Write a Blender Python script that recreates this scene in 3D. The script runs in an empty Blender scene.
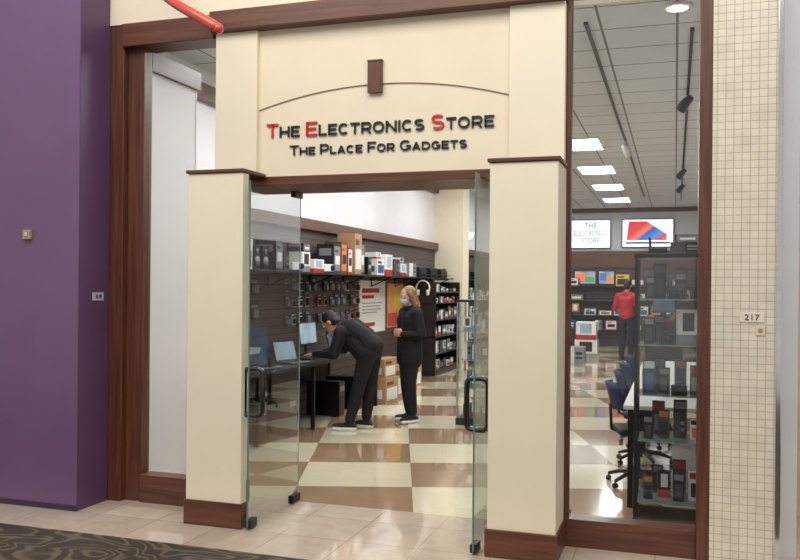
import bpy, math, random
import numpy as np
from mathutils import Vector, Matrix
random.seed(7)
S=bpy.context.scene
S.view_settings.view_transform='Standard'
COL=S.collection

# ---------------------------------------------------------------- materials
def lin(c):
    return tuple(((v/255)/12.92 if v/255<=.04045 else (((v/255)+.055)/1.055)**2.4) for v in c)
MC={}
def M(name,rgb,rough=.5,metal=0,emit=0,var=.06,scale=12,bump=0,coat=0):
    if name in MC: return MC[name]
    m=bpy.data.materials.new(name); m.use_nodes=True
    nt=m.node_tree; b=nt.nodes['Principled BSDF']
    c=lin(rgb)
    b.inputs['Roughness'].default_value=rough
    b.inputs['Metallic'].default_value=metal
    if coat: b.inputs['Coat Weight'].default_value=coat
    n=nt.nodes.new('ShaderNodeTexNoise'); n.inputs['Scale'].default_value=scale; n.inputs['Detail'].default_value=3
    tc=nt.nodes.new('ShaderNodeTexCoord'); nt.links.new(tc.outputs['Object'],n.inputs['Vector'])
    r=nt.nodes.new('ShaderNodeValToRGB')
    r.color_ramp.elements[0].color=tuple(v*(1-var) for v in c)+(1,)
    r.color_ramp.elements[1].color=tuple(min(1,v*(1+var)) for v in c)+(1,)
    r.color_ramp.elements[0].position=.3; r.color_ramp.elements[1].position=.7
    nt.links.new(n.outputs['Fac'],r.inputs['Fac']); nt.links.new(r.outputs['Color'],b.inputs['Base Color'])
    if emit:
        nt.links.new(r.outputs['Color'],b.inputs['Emission Color']); b.inputs['Emission Strength'].default_value=emit
    if bump:
        bp=nt.nodes.new('ShaderNodeBump'); bp.inputs['Strength'].default_value=bump; bp.inputs['Distance'].default_value=.01
        nt.links.new(n.outputs['Fac'],bp.inputs['Height']); nt.links.new(bp.outputs['Normal'],b.inputs['Normal'])
    MC[name]=m; return m
def base_nodes(name,rough=.5):
    m=bpy.data.materials.new(name); m.use_nodes=True; nt=m.node_tree
    b=nt.nodes['Principled BSDF']; b.inputs['Roughness'].default_value=rough
    g=nt.nodes.new('ShaderNodeNewGeometry')
    return m,nt,b,g
def dotnode(nt,src,vec,off,scale):
    d=nt.nodes.new('ShaderNodeVectorMath'); d.operation='DOT_PRODUCT'; d.inputs[1].default_value=vec
    nt.links.new(src,d.inputs[0])
    a=nt.nodes.new('ShaderNodeMath'); a.operation='MULTIPLY_ADD'
    nt.links.new(d.outputs['Value'],a.inputs[0]); a.inputs[1].default_value=1/scale; a.inputs[2].default_value=off/scale
    return a.outputs[0]
def comb(nt,x,y,z=.5):
    c=nt.nodes.new('ShaderNodeCombineXYZ'); nt.links.new(x,c.inputs[0]); nt.links.new(y,c.inputs[1]); c.inputs[2].default_value=z
    return c.outputs[0]
def mat_checker():
    m,nt,b,g=base_nodes('checker_floor',.12)
    b.inputs['Coat Weight'].default_value=.6; b.inputs['Coat Roughness'].default_value=.06
    u=dotnode(nt,g.outputs['Position'],(.9505,.311,0),.311*4.9-.107+9.2,.92)
    v=dotnode(nt,g.outputs['Position'],(-.311,.9505,0),.9505*4.9-5.77+9.2,.92)
    c=nt.nodes.new('ShaderNodeTexChecker'); c.inputs['Scale'].default_value=1
    nt.links.new(comb(nt,u,v),c.inputs['Vector'])
    c.inputs['Color1'].default_value=lin((180,150,118))+(1,); c.inputs['Color2'].default_value=lin((248,238,206))+(1,)
    # soft tonal difference between the 30 cm tiles
    t=nt.nodes.new('ShaderNodeTexBrick'); t.offset=0; t.inputs['Scale'].default_value=1
    t.inputs['Brick Width'].default_value=1/3; t.inputs['Row Height'].default_value=1/3; t.inputs['Mortar Size'].default_value=.002
    t.inputs['Color1'].default_value=(1,1,1,1); t.inputs['Color2'].default_value=(.92,.92,.92,1); t.inputs['Mortar'].default_value=(.88,.87,.85,1)
    nt.links.new(comb(nt,u,v,0),t.inputs['Vector'])
    n=nt.nodes.new('ShaderNodeTexNoise'); n.inputs['Scale'].default_value=10; n.inputs['Detail'].default_value=5
    nt.links.new(g.outputs['Position'],n.inputs['Vector'])
    mx=nt.nodes.new('ShaderNodeMix'); mx.data_type='RGBA'; mx.blend_type='MULTIPLY'; mx.inputs['Factor'].default_value=.12
    m2=nt.nodes.new('ShaderNodeMix'); m2.data_type='RGBA'; m2.blend_type='MULTIPLY'; m2.inputs['Factor'].default_value=.8
    nt.links.new(c.outputs['Color'],m2.inputs['A']); nt.links.new(t.outputs['Color'],m2.inputs['B'])
    nt.links.new(m2.outputs['Result'],mx.inputs['A']); nt.links.new(n.outputs['Fac'],mx.inputs['B'])
    nt.links.new(mx.outputs['Result'],b.inputs['Base Color']); return m
def mat_tiles(name,c1,c2,mort,w,h,msize,rough,ax='XY',offx=0,offy=0,var=1.0,bump=.3,coat=0):
    m,nt,b,g=base_nodes(name,rough)
    if coat: b.inputs['Coat Weight'].default_value=coat; b.inputs['Coat Roughness'].default_value=.05
    a={'X':(1,0,0),'Y':(0,1,0),'Z':(0,0,1)}
    u=dotnode(nt,g.outputs['Position'],a[ax[0]],offx,1); v=dotnode(nt,g.outputs['Position'],a[ax[1]],offy,1)
    t=nt.nodes.new('ShaderNodeTexBrick'); t.offset=0; t.squash=1
    t.inputs['Scale'].default_value=1; t.inputs['Brick Width'].default_value=w; t.inputs['Row Height'].default_value=h
    t.inputs['Mortar Size'].default_value=msize; t.inputs['Mortar Smooth'].default_value=.1
    t.inputs['Color1'].default_value=lin(c1)+(1,); t.inputs['Color2'].default_value=lin(c2)+(1,); t.inputs['Mortar'].default_value=lin(mort)+(1,)
    nt.links.new(comb(nt,u,v,0),t.inputs['Vector'])
    n=nt.nodes.new('ShaderNodeTexNoise'); n.inputs['Scale'].default_value=9; n.inputs['Detail'].default_value=6
    nt.links.new(g.outputs['Position'],n.inputs['Vector'])
    mx=nt.nodes.new('ShaderNodeMix'); mx.data_type='RGBA'; mx.blend_type='MULTIPLY'; mx.inputs['Factor'].default_value=.3*var
    nt.links.new(t.outputs['Color'],mx.inputs['A']); nt.links.new(n.outputs['Fac'],mx.inputs['B'])
    nt.links.new(mx.outputs['Result'],b.inputs['Base Color'])
    bp=nt.nodes.new('ShaderNodeBump'); bp.inputs['Strength'].default_value=bump; bp.inputs['Distance'].default_value=.004; bp.invert=True
    nt.links.new(t.outputs['Fac'],bp.inputs['Height']); nt.links.new(bp.outputs['Normal'],b.inputs['Normal'])
    return m
def mat_wood(name,c1,c2,ax='Z',rough=.35):
    m,nt,b,g=base_nodes(name,rough)
    mp=nt.nodes.new('ShaderNodeMapping'); s={'Z':(30,30,1.5),'X':(1.5,30,30),'Y':(30,1.5,30)}[ax]; mp.inputs['Scale'].default_value=s
    nt.links.new(g.outputs['Position'],mp.inputs['Vector'])
    n=nt.nodes.new('ShaderNodeTexNoise'); n.inputs['Scale'].default_value=1.2; n.inputs['Detail'].default_value=6; n.inputs['Distortion'].default_value=.6
    nt.links.new(mp.outputs[0],n.inputs['Vector'])
    r=nt.nodes.new('ShaderNodeValToRGB'); r.color_ramp.elements[0].color=lin(c1)+(1,); r.color_ramp.elements[1].color=lin(c2)+(1,)
    r.color_ramp.elements[0].position=.3; r.color_ramp.elements[1].position=.7
    nt.links.new(n.outputs['Fac'],r.inputs['Fac']); nt.links.new(r.outputs['Color'],b.inputs['Base Color']); return m
def mat_slat(name,c1,c2,pitch):
    m,nt,b,g=base_nodes(name,.45)
    z=dotnode(nt,g.outputs['Position'],(0,0,1),0,pitch)
    f=nt.nodes.new('ShaderNodeMath'); f.operation='FRACT'; nt.links.new(z,f.inputs[0])
    r=nt.nodes.new('ShaderNodeValToRGB'); r.color_ramp.elements[0].color=lin(c2)+(1,); r.color_ramp.elements[1].color=lin(c1)+(1,)
    r.color_ramp.elements[0].position=.1; r.color_ramp.elements[1].position=.16
    nt.links.new(f.outputs[0],r.inputs['Fac']); nt.links.new(r.outputs['Color'],b.inputs['Base Color'])
    bp=nt.nodes.new('ShaderNodeBump'); bp.inputs['Distance'].default_value=.01
    nt.links.new(r.outputs['Color'],bp.inputs['Height']); nt.links.new(bp.outputs['Normal'],b.inputs['Normal']); return m
def mat_carpet():
    m,nt,b,g=base_nodes('carpet',.95)
    mp=nt.nodes.new('ShaderNodeMapping'); mp.inputs['Scale'].default_value=(1,1.7,1); nt.links.new(g.outputs['Position'],mp.inputs['Vector'])
    n=nt.nodes.new('ShaderNodeTexNoise'); n.inputs['Scale'].default_value=1.7; n.inputs['Detail'].default_value=.6; n.inputs['Distortion'].default_value=1.4
    nt.links.new(mp.outputs[0],n.inputs['Vector'])
    ma=nt.nodes.new('ShaderNodeMath'); ma.operation='MULTIPLY'; ma.inputs[1].default_value=9; nt.links.new(n.outputs['Fac'],ma.inputs[0])
    fr=nt.nodes.new('ShaderNodeMath'); fr.operation='PINGPONG'; fr.inputs[1].default_value=.5; nt.links.new(ma.outputs[0],fr.inputs[0])
    r=nt.nodes.new('ShaderNodeValToRGB'); e=r.color_ramp.elements
    e[0].color=lin((136,120,98))+(1,); e[0].position=.10; e[1].color=lin((84,73,64))+(1,); e[1].position=.24
    nt.links.new(fr.outputs[0],r.inputs['Fac'])
    v=nt.nodes.new('ShaderNodeTexNoise'); v.inputs['Scale'].default_value=220; nt.links.new(g.outputs['Position'],v.inputs['Vector'])
    mx=nt.nodes.new('ShaderNodeMix'); mx.data_type='RGBA'; mx.blend_type='MULTIPLY'; mx.inputs['Factor'].default_value=.6
    nt.links.new(r.outputs['Color'],mx.inputs['A']); nt.links.new(v.outputs['Fac'],mx.inputs['B'])
    nt.links.new(mx.outputs['Result'],b.inputs['Base Color'])
    bp=nt.nodes.new('ShaderNodeBump'); bp.inputs['Distance'].default_value=.01; nt.links.new(v.outputs['Fac'],bp.inputs['Height']); nt.links.new(bp.outputs['Normal'],b.inputs['Normal']); return m
def mat_glass(name,tint=(.97,.985,.98),base=.03,top=.6):
    m=bpy.data.materials.new(name); m.use_nodes=True; nt=m.node_tree; nt.nodes.clear()
    o=nt.nodes.new('ShaderNodeOutputMaterial'); t=nt.nodes.new('ShaderNodeBsdfTransparent'); t.inputs[0].default_value=tint+(1,)
    gl=nt.nodes.new('ShaderNodeBsdfGlossy'); gl.inputs['Roughness'].default_value=.01; gl.inputs[0].default_value=(.95,.96,.96,1)
    lw=nt.nodes.new('ShaderNodeLayerWeight'); lw.inputs[0].default_value=.5
    p=nt.nodes.new('ShaderNodeMath'); p.operation='POWER'; p.inputs[1].default_value=4; nt.links.new(lw.outputs['Facing'],p.inputs[0])
    a=nt.nodes.new('ShaderNodeMath'); a.operation='MULTIPLY_ADD'; a.inputs[1].default_value=top; a.inputs[2].default_value=base; nt.links.new(p.outputs[0],a.inputs[0])
    mx=nt.nodes.new('ShaderNodeMixShader'); nt.links.new(a.outputs[0],mx.inputs[0]); nt.links.new(t.outputs[0],mx.inputs[1]); nt.links.new(gl.outputs[0],mx.inputs[2]); nt.links.new(mx.outputs[0],o.inputs[0]); return m
def mat_sweep():
    m=bpy.data.materials.new('ribbon_sweep'); m.use_nodes=True; nt=m.node_tree; b=nt.nodes['Principled BSDF']
    tc=nt.nodes.new('ShaderNodeTexCoord'); sp=nt.nodes.new('ShaderNodeSeparateXYZ'); nt.links.new(tc.outputs['Object'],sp.inputs[0])
    a=nt.nodes.new('ShaderNodeMath'); a.operation='MULTIPLY_ADD'; a.inputs[1].default_value=.62; a.inputs[2].default_value=.78; nt.links.new(sp.outputs['X'],a.inputs[0])
    a2=nt.nodes.new('ShaderNodeMath'); a2.operation='MULTIPLY_ADD'; a2.inputs[1].default_value=-.75; nt.links.new(sp.outputs['Z'],a2.inputs[0]); nt.links.new(a.outputs[0],a2.inputs[2])
    r=nt.nodes.new('ShaderNodeValToRGB'); cr=r.color_ramp
    cr.elements[0].position=0; cr.elements[0].color=lin((215,50,60))+(1,); cr.elements[1].position=1; cr.elements[1].color=lin((90,185,120))+(1,)
    for p,c in ((.25,(225,60,70)),(.38,(240,130,90)),(.48,(60,90,190)),(.65,(70,150,215)),(.8,(210,80,110))):
        e=cr.elements.new(p); e.color=lin(c)+(1,)
    nt.links.new(a2.outputs[0],r.inputs['Fac']); nt.links.new(r.outputs['Color'],b.inputs['Base Color']); nt.links.new(r.outputs['Color'],b.inputs['Emission Color']); b.inputs['Emission Strength'].default_value=.6
    return m

CHECK=mat_checker()
MALLT=mat_tiles('mall_tile',(228,211,190),(217,199,177),(180,162,142),.46,.46,.003,.06,offx=.1,coat=.5)
CARPET=mat_carpet()
MOSA=mat_tiles('mosaic',(242,233,212),(236,225,202),(192,180,160),.045,.045,.0022,.3,'XZ')
CEIL=mat_tiles('ceiling_tile',(218,222,226),(212,216,220),(118,120,124),.61,.61,.011,.9,bump=.1,var=.4)
WOOD=mat_wood('mahogany',(74,41,28),(108,65,45)); WOODX=mat_wood('mahogany_x',(76,42,28),(110,66,45),'X'); WOODY=mat_wood('mahogany_y',(76,48,36),(104,68,52),'Y')
SLAT=mat_slat('slatwall',(84,72,68),(34,29,27),.1)
GLASS=mat_glass('clear_glass',(.985,.99,.99),.025,.5); DGLASS=mat_glass('door_glass',(.90,.93,.925),.14,.6); CGLASS=mat_glass('case_glass',(.96,.975,.975),.04,.4)
CREAM=M('cream_paint',(236,225,200),.6,var=.02,scale=3)
CREAM2=M('cream_panel',(234,221,194),.6,var=.02,scale=3)
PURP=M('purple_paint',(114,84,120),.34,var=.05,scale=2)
PURD=M('purple_return_shade',(92,64,98),.4,var=.05,scale=2)  # same purple wall; the return face's shade is put into a darker colour
WHITE=M('white_paint',(234,234,238),.6,var=.02,scale=3)
BLACK=M('black_plastic',(22,22,24),.35); DARKM=M('dark_metal',(40,38,38),.35,.7); STEEL=M('steel',(190,190,190),.25,1)
CHROME=M('chrome',(215,215,215),.12,1)
RED=M('red_letter',(204,40,30),.35); LBLK=M('black_letter',(28,26,34),.35)

# ---------------------------------------------------------------- mesh builder
class MB:
    def __init__(s): s.v=[];s.f=[];s.m=[]
    def box(s,x0,x1,y0,y1,z0,z1,m=0):
        n=len(s.v)
        s.v+=[(x0,y0,z0),(x1,y0,z0),(x1,y1,z0),(x0,y1,z0),(x0,y0,z1),(x1,y0,z1),(x1,y1,z1),(x0,y1,z1)]
        for q in [(0,3,2,1),(4,5,6,7),(0,1,5,4),(1,2,6,5),(2,3,7,6),(3,0,4,7)]:
            s.f.append(tuple(n+i for i in q)); s.m.append(m)
        return s
    def rbox(s,c,size,R,m=0):
        n=len(s.v); hx,hy,hz=[a/2 for a in size]
        for p in [(-hx,-hy,-hz),(hx,-hy,-hz),(hx,hy,-hz),(-hx,hy,-hz),(-hx,-hy,hz),(hx,-hy,hz),(hx,hy,hz),(-hx,hy,hz)]:
            s.v.append(tuple(Vector(c)+R@Vector(p)))
        for q in [(0,3,2,1),(4,5,6,7),(0,1,5,4),(1,2,6,5),(2,3,7,6),(3,0,4,7)]:
            s.f.append(tuple(n+i for i in q)); s.m.append(m)
        return s
    def tube(s,pts,rad,seg=10,m=0,closed=False,cap=True):
        P=[Vector(p) for p in pts]; k=len(P)
        if not isinstance(rad,(list,tuple)): rad=[rad]*k
        up=None; n0=len(s.v)
        for i in range(k):
            if closed: T=(P[(i+1)%k]-P[i-1]).normalized()
            else: T=(P[min(i+1,k-1)]-P[max(i-1,0)]).normalized()
            if up is None:
                a=Vector((0,0,1)) if abs(T.z)<.9 else Vector((1,0,0)); up=(a-T*a.dot(T)).normalized()
            else: up=(up-T*up.dot(T)).normalized()
            B=T.cross(up)
            for j in range(seg):
                a=2*math.pi*j/seg; s.v.append(tuple(P[i]+(up*math.cos(a)+B*math.sin(a))*rad[i]))
        for i in range(k if closed else k-1):
            for j in range(seg):
                a=n0+i*seg+j; b=n0+i*seg+(j+1)%seg; i2=(i+1)%k
                s.f.append((a,b,n0+i2*seg+(j+1)%seg,n0+i2*seg+j)); s.m.append(m)
        if cap and not closed:
            s.f.append(tuple(n0+j for j in range(seg))[::-1]); s.m.append(m)
            s.f.append(tuple(n0+(k-1)*seg+j for j in range(seg))); s.m.append(m)
        return s
    def ell(s,c,r,m=0,seg=16,rings=10,R=None):
        n=len(s.v); c=Vector(c)
        if not isinstance(r,(list,tuple)): r=(r,r,r)
        def add(p):
            p=Vector((p[0]*r[0],p[1]*r[1],p[2]*r[2]))
            if R is not None: p=R@p
            s.v.append(tuple(c+p))
        add((0,0,1))
        for i in range(1,rings):
            a=math.pi*i/rings
            for j in range(seg):
                b=2*math.pi*j/seg; add((math.sin(a)*math.cos(b),math.sin(a)*math.sin(b),math.cos(a)))
        add((0,0,-1)); L=len(s.v)-1
        for j in range(seg): s.f.append((n,n+1+j,n+1+(j+1)%seg)); s.m.append(m)
        for i in range(rings-2):
            for j in range(seg):
                a=n+1+i*seg+j; b=n+1+i*seg+(j+1)%seg
                s.f.append((a,a+seg,b+seg,b)); s.m.append(m)
        o=n+1+(rings-2)*seg
        for j in range(seg): s.f.append((o+j,L,o+(j+1)%seg)); s.m.append(m)
        return s
    def lathe(s,prof,c=(0,0,0),seg=20,m=0):
        n=len(s.v)
        for (r,z) in prof:
            for j in range(seg):
                a=2*math.pi*j/seg; s.v.append((c[0]+r*math.cos(a),c[1]+r*math.sin(a),c[2]+z))
        for i in range(len(prof)-1):
            for j in range(seg):
                a=n+i*seg+j;b=n+i*seg+(j+1)%seg; s.f.append((a,b,b+seg,a+seg)); s.m.append(m)
        s.f.append(tuple(n+j for j in range(seg))[::-1]); s.m.append(m)
        s.f.append(tuple(n+(len(prof)-1)*seg+j for j in range(seg))); s.m.append(m)
        return s
    def quad(s,pts,m=0):
        n=len(s.v); s.v+=[tuple(p) for p in pts]; s.f.append(tuple(range(n,n+len(pts)))); s.m.append(m); return s
    def mesh(s,name,mats,smooth=False):
        me=bpy.data.meshes.new(name); me.from_pydata(s.v,[],s.f); 
        for a in mats: me.materials.append(a)
        me.polygons.foreach_set('material_index',s.m)
        if smooth: me.polygons.foreach_set('use_smooth',[True]*len(s.f))
        me.update(); return me
def obj(name,me,loc=(0,0,0),rz=0,parent=None,bevel=0,label=None,cat=None,kind=None,group=None,rot=None):
    o=bpy.data.objects.new(name,me); COL.objects.link(o); o.location=loc
    o.rotation_euler=rot if rot else (0,0,rz)
    if parent: o.parent=parent
    if bevel and me is not None:
        b=o.modifiers.new('bevel','BEVEL'); b.width=bevel; b.segments=2; b.limit_method='ANGLE'
    if label: o['label']=label
    if cat: o['category']=cat
    if kind: o['kind']=kind
    if group: o['group']=group
    return o
def struct(name,x0,x1,y0,y1,z0,z1,mat,bevel=0):
    cx,cy=(x0+x1)/2,(y0+y1)/2
    me=MB().box(x0-cx,x1-cx,y0-cy,y1-cy,0,z1-z0).mesh(name,[mat])
    return obj(name,me,(cx,cy,z0),bevel=bevel,kind='structure')
def empty(name,loc,label,cat,rz=0,group=None,kind=None):
    o=obj(name,None,loc,rz,label=label,cat=cat,group=group,kind=kind); o.empty_display_size=.1; return o
def pbox(parent,name,x0,x1,y0,y1,z0,z1,mat,bevel=.003,label=None):
    cx,cy,cz=(x0+x1)/2,(y0+y1)/2,(z0+z1)/2
    me=MB().box(x0-cx,x1-cx,y0-cy,y1-cy,z0-cz,z1-cz).mesh(name,[mat])
    return obj(name,me,(cx,cy,cz),parent=parent,bevel=bevel,label=label)
def copy_thing(root,loc,rz=None,label=None):
    def cp(o,par):
        n=o.copy(); COL.objects.link(n)
        if par: n.parent=par
        for c in o.children: cp(c,n)
        return n
    n=cp(root,None); n.location=loc
    if rz is not None: n.rotation_euler=(0,0,rz)
    if label: n['label']=label
    return n
def text_mesh(name,body,mats,w,h,depth=.01,offset=.012):
    cu=bpy.data.curves.new(name,'FONT'); cu.body=body; cu.size=1; cu.extrude=.05; cu.offset=offset
    cu.space_character=1.05; cu.resolution_u=6
    for a in mats: cu.materials.append(a)
    o=bpy.data.objects.new(name+'_tmp',cu); COL.objects.link(o)
    bpy.context.view_layer.update()
    dg=bpy.context.evaluated_depsgraph_get(); me=bpy.data.meshes.new_from_object(o.evaluated_get(dg))
    bpy.data.objects.remove(o)
    co=np.empty(len(me.vertices)*3); me.vertices.foreach_get('co',co); co=co.reshape(-1,3)
    mn=co.min(0); mx=co.max(0)
    x=(co[:,0]-(mn[0]+mx[0])/2)*w/(mx[0]-mn[0]); z=(co[:,1]-mn[1])*h/(mx[1]-mn[1]); y=-(co[:,2]-mn[2])*depth/(mx[2]-mn[2])
    co=np.stack([x,y,z],1); me.vertices.foreach_set('co',co.ravel()); me.update(); me.name=name
    return me

GW=dict(T=1.06,H=1.18,E=1.0,L=.92,C=1.16,R=1.12,O=1.24,N=1.2,I=.2,S=1.06,P=1.04,A=1.18,F=.94,G=1.22,D=1.18)
GW[' ']=.6
def glyph(c,th):
    w=GW[c]; h=th/2; T=1-h; b=h
    def arc(cx,cy,rx,ry,a0,a1,n=16,e=2.3):
        out=[]; p=2/e
        for i in range(n+1):
            a=math.radians(a0+(a1-a0)*i/n); ca,sa=math.cos(a),math.sin(a)
            out.append((cx+rx*math.copysign(abs(ca)**p,ca),cy+ry*math.copysign(abs(sa)**p,sa)))
        return out
    if c=='T': return [([(0,T),(w,T)],0),([(w/2,0),(w/2,T)],0)]
    if c=='H': return [([(h,0),(h,1)],0),([(w-h,0),(w-h,1)],0),([(h,.5),(w-h,.5)],0)]
    if c=='E': return [([(h,0),(h,1)],0),([(h,T),(w,T)],0),([(h,b),(w,b)],0),([(h,.51),(w*.9,.51)],0)]
    if c=='F': return [([(h,0),(h,1)],0),([(h,T),(w,T)],0),([(h,.47),(w*.88,.47)],0)]
    if c=='L': return [([(h,0),(h,1)],0),([(h,b),(w,b)],0)]
    if c=='I': return [([(w/2,0),(w/2,1)],0)]
    if c=='O': return [(arc(w/2,.5,w/2-h,.5-h,0,360,36)[:-1],1)]
    if c=='C': return [(arc(w/2,.5,w/2-h,.5-h,46,314,30),0)]
    if c=='G': return [(arc(w/2,.5,w/2-h,.5-h,46,318,30),0),([(w*.56,.44),(w,.44)],0),([(w-h,.44),(w-h,.12)],0)]
    if c=='D': return [([(h,b),(h,T),(w*.45,T)]+arc(w*.45,.5,w*.55-h,.5-h,86,-86,18)+[(w*.45,b)],1)]
    if c in 'PR':
        bot=.40; s=[([(h,0),(h,1)],0),([(h,T),(w*.66,T)]+arc(w*.66,(T+bot)/2,w*.34-h,(T-bot)/2,84,-84,14)+[(w*.66,bot),(h,bot)],0)]
        if c=='R': s.append(([(w*.55,bot),(w-h*.9,0)],0))
        return s
    if c=='N': return [([(h,0),(h,1)],0),([(w-h,0),(w-h,1)],0),([(h,.93),(w-h,.07)],0)]
    if c=='A': return [([(h*.9,0),(w/2,.95)],0),([(w-h*.9,0),(w/2,.95)],0),([(w*.24,.3),(w*.76,.3)],0)]
    if c=='S':
        q=(.5-h)/2
        return [(arc(w/2,.5+q,w/2-h,q,38,265,18,2.3)+arc(w/2,.5-q,w/2-h,q,85,-142,18,2.3),0)]
import bmesh
def letter_mesh(c,H,mat,th,depth):
    mb=MB()
    for pts,closed in glyph(c,th):
        P=[Vector((p[0],p[1])) for p in pts]; k=len(P); L=[];Rr_=[]
        for i in range(k):
            if closed: a,b_=P[i-1],P[(i+1)%k]
            else: a,b_=P[max(i-1,0)],P[min(i+1,k-1)]
            d1=(P[i]-a); d2=(b_-P[i])
            d1=d1.normalized() if d1.length>1e-6 else d2.normalized(); d2=d2.normalized() if d2.length>1e-6 else d1
            t=(d1+d2).normalized(); nn=Vector((-t.y,t.x)); sc=1/max(.6,t.dot(d1))
            L.append(P[i]+nn*th/2*sc); Rr_.append(P[i]-nn*th/2*sc)
        n=len(mb.v)
        for i in range(k):
            for q in (L[i],Rr_[i]):
                mb.v.append((q.x*H,-depth,q.y*H)); mb.v.append((q.x*H,0,q.y*H))
        for i in range(k if closed else k-1):
            a=n+4*i; b_=n+4*((i+1)%k)
            for f in [(a,b_,b_+2,a+2),(a,a+1,b_+1,b_),(a+2,b_+2,b_+3,a+3),(a+1,a+3,b_+3,b_+1)]: mb.f.append(f); mb.m.append(0)
        if not closed:
            e_=n+4*(k-1); mb.f.append((n,n+2,n+3,n+1)); mb.m.append(0); mb.f.append((e_,e_+1,e_+3,e_+2)); mb.m.append(0)
    me=mb.mesh('letter',[mat]); 
    bm=bmesh.new(); bm.from_mesh(me); bmesh.ops.recalc_face_normals(bm,faces=bm.faces[:]); bm.to_mesh(me); bm.free()
    return me
def lettering(parent,text,width,Hbig,Hsmall,z,redcaps,th=.2,depth=.014):
    x=0; lay=[]
    for ch in text:
        c=ch.upper(); H=Hbig if ch.isupper() else Hsmall
        if c==' ': x+=Hsmall*GW[' ']*1.0; continue
        lay.append((c,x,H,ch.isupper())); x+=GW[c]*H+.22*Hsmall
    tot=x-.22*Hsmall; k=width/tot
    for c,xx,H,cap in lay:
        t_=th if not cap else th*Hsmall/Hbig*1.1
        me=letter_mesh(c,H,RED if (cap and redcaps) else LBLK,t_,depth)
        for v in me.vertices: v.co.x*=k
        obj('letter',me,(xx*k-width/2,0,z),parent=parent,label=('red capital letter' if (cap and redcaps) else None))

# ---------------------------------------------------------------- shell
struct('floor',-4.7,.7,.78,19.2,-.1,0,CHECK)
struct('floor.001',-8,4,-.42,.78,-.1,0,MALLT)
struct('floor.002',-8,4,-8,-.42,-.1,.004,CARPET)
struct('floor.003',.7,4,.78,3,-.1,0,MALLT)
struct('ceiling',-4.7,.7,.75,19.2,3.8,3.9,CEIL)
struct('wall_left',-4.8,-4.6,.5,19.2,0,3.9,WHITE)
struct('wall_back',-4.8,.8,19.0,19.2,0,3.9,M('back_wall_paint',(205,208,212),.6,var=.02))
struct('wall_right',.6,.7,.6,19.2,0,3.9,WHITE)
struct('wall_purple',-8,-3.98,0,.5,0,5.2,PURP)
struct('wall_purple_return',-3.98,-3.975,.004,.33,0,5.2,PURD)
struct('baseboard_purple',-8,-3.972,-.012,.0,0,.035,M('purple_base',(60,38,66),.4))
struct('wall_partition',-3.83,-3.75,.48,1.12,0,3.19,WHITE)
struct('trim_22',-3.85,-3.72,.48,1.16,3.19,3.34,WOODY,.004)
struct('trim_23',-3.85,-3.745,1.12,1.14,0,3.19,WHITE,.004)
struct('trim_24',-4.6,-4.5,1.0,11.3,3.46,3.62,WOODY,.004)
struct('trim_1',-3.975,-3.86,.33,.48,0,3.5,WOOD,.004)
struct('trim_2',-3.86,-3.72,.38,.48,0,3.36,WOOD,.004)
struct('trim_3',-3.72,-3.07,.36,.50,0,.2,WOODX,.004)
struct('trim_4',-.645,.128,.36,.50,0,.17,WOODX,.004)
struct('trim_5',.128,.20,.30,.48,0,3.42,WOOD,.004)
struct('trim_6',-.645,-.618,.36,.44,.17,3.42,WOOD,.003)
struct('trim_7',-3.86,-3.10,.30,.52,3.33,3.5,WOODX,.006)
struct('trim_8',-3.10,-.64,.24,.52,3.36,3.5,WOODX,.006)
struct('trim_21',-.64,.20,.30,.52,3.42,3.5,WOODX,.006)
struct('trim_9',-2.98,-1.05,.31,.86,2.285,2.345,WOODX,.004)
struct('window_1',-3.72,-3.08,.41,.412,.2,3.33,GLASS)
struct('window_2',-.618,.128,.40,.402,.17,3.42,GLASS)
struct('wall_front',-2.755,-.997,.345,.74,2.345,3.36,CREAM2)
struct('wall_front.001',-3.08,-2.755,.30,.74,2.345,3.36,CREAM,.006)
struct('wall_front.002',-.997,-.65,.30,.74,2.345,3.36,CREAM,.006)
struct('wall_front.003',-3.98,.20,.32,.6,3.5,5.2,CREAM)
struct('wall_front.004',-3.07,.6,.6,.72,3.45,3.9,CREAM)
mb=MB(); N=40
X0,X1=-2.755,-.997; xc=(X0+X1)/2; hw=(X1-X0)/2; sag=.128; Rr=(hw*hw+sag*sag)/(2*sag)
def arcz(x): return 2.81-(Rr-sag)+math.sqrt(Rr*Rr-(x-xc)**2)
for i in range(N):
    a=X0+(X1-X0)*i/N; b=X0+(X1-X0)*(i+1)/N; za,zb=arcz(a),arcz(b)
    mb.quad([(a,.337,za),(b,.337,zb),(b,.337,3.36),(a,.337,3.36)]); mb.quad([(a,.345,za),(b,.345,zb),(b,.337,zb),(a,.337,za)])
obj('trim_10',mb.mesh('trim_10',[CREAM2]),kind='structure')
mb=MB(); pts=[(X0+(X1-X0)*i/N,.337,arcz(X0+(X1-X0)*i/N)) for i in range(N+1)]
mb.tube(pts,.0024,6); obj('trim_11',mb.mesh('trim_11',[M('arc_line',(130,112,84),.6)]),kind='structure')
obj('keystone',MB().box(-.05,.05,-.028,0,0,.215).box(-.053,.053,-.032,0,.205,.218).mesh('keystone',[WOOD]),(-1.895,.337,2.875),bevel=.003,label='small dark wood keystone block over the arched sign panel',cat='wall ornament')
sg=empty('shop_sign',(-1.895,.344,2.6),'raised black shop lettering with red initials on cream panel','shop sign')
lettering(sg,'The Electronics Store',1.595,.097,.075,.014,True,.19)
lettering(sg,'The Place For Gadgets',1.245,.068,.053,-.112,False,.2,.012)
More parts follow.
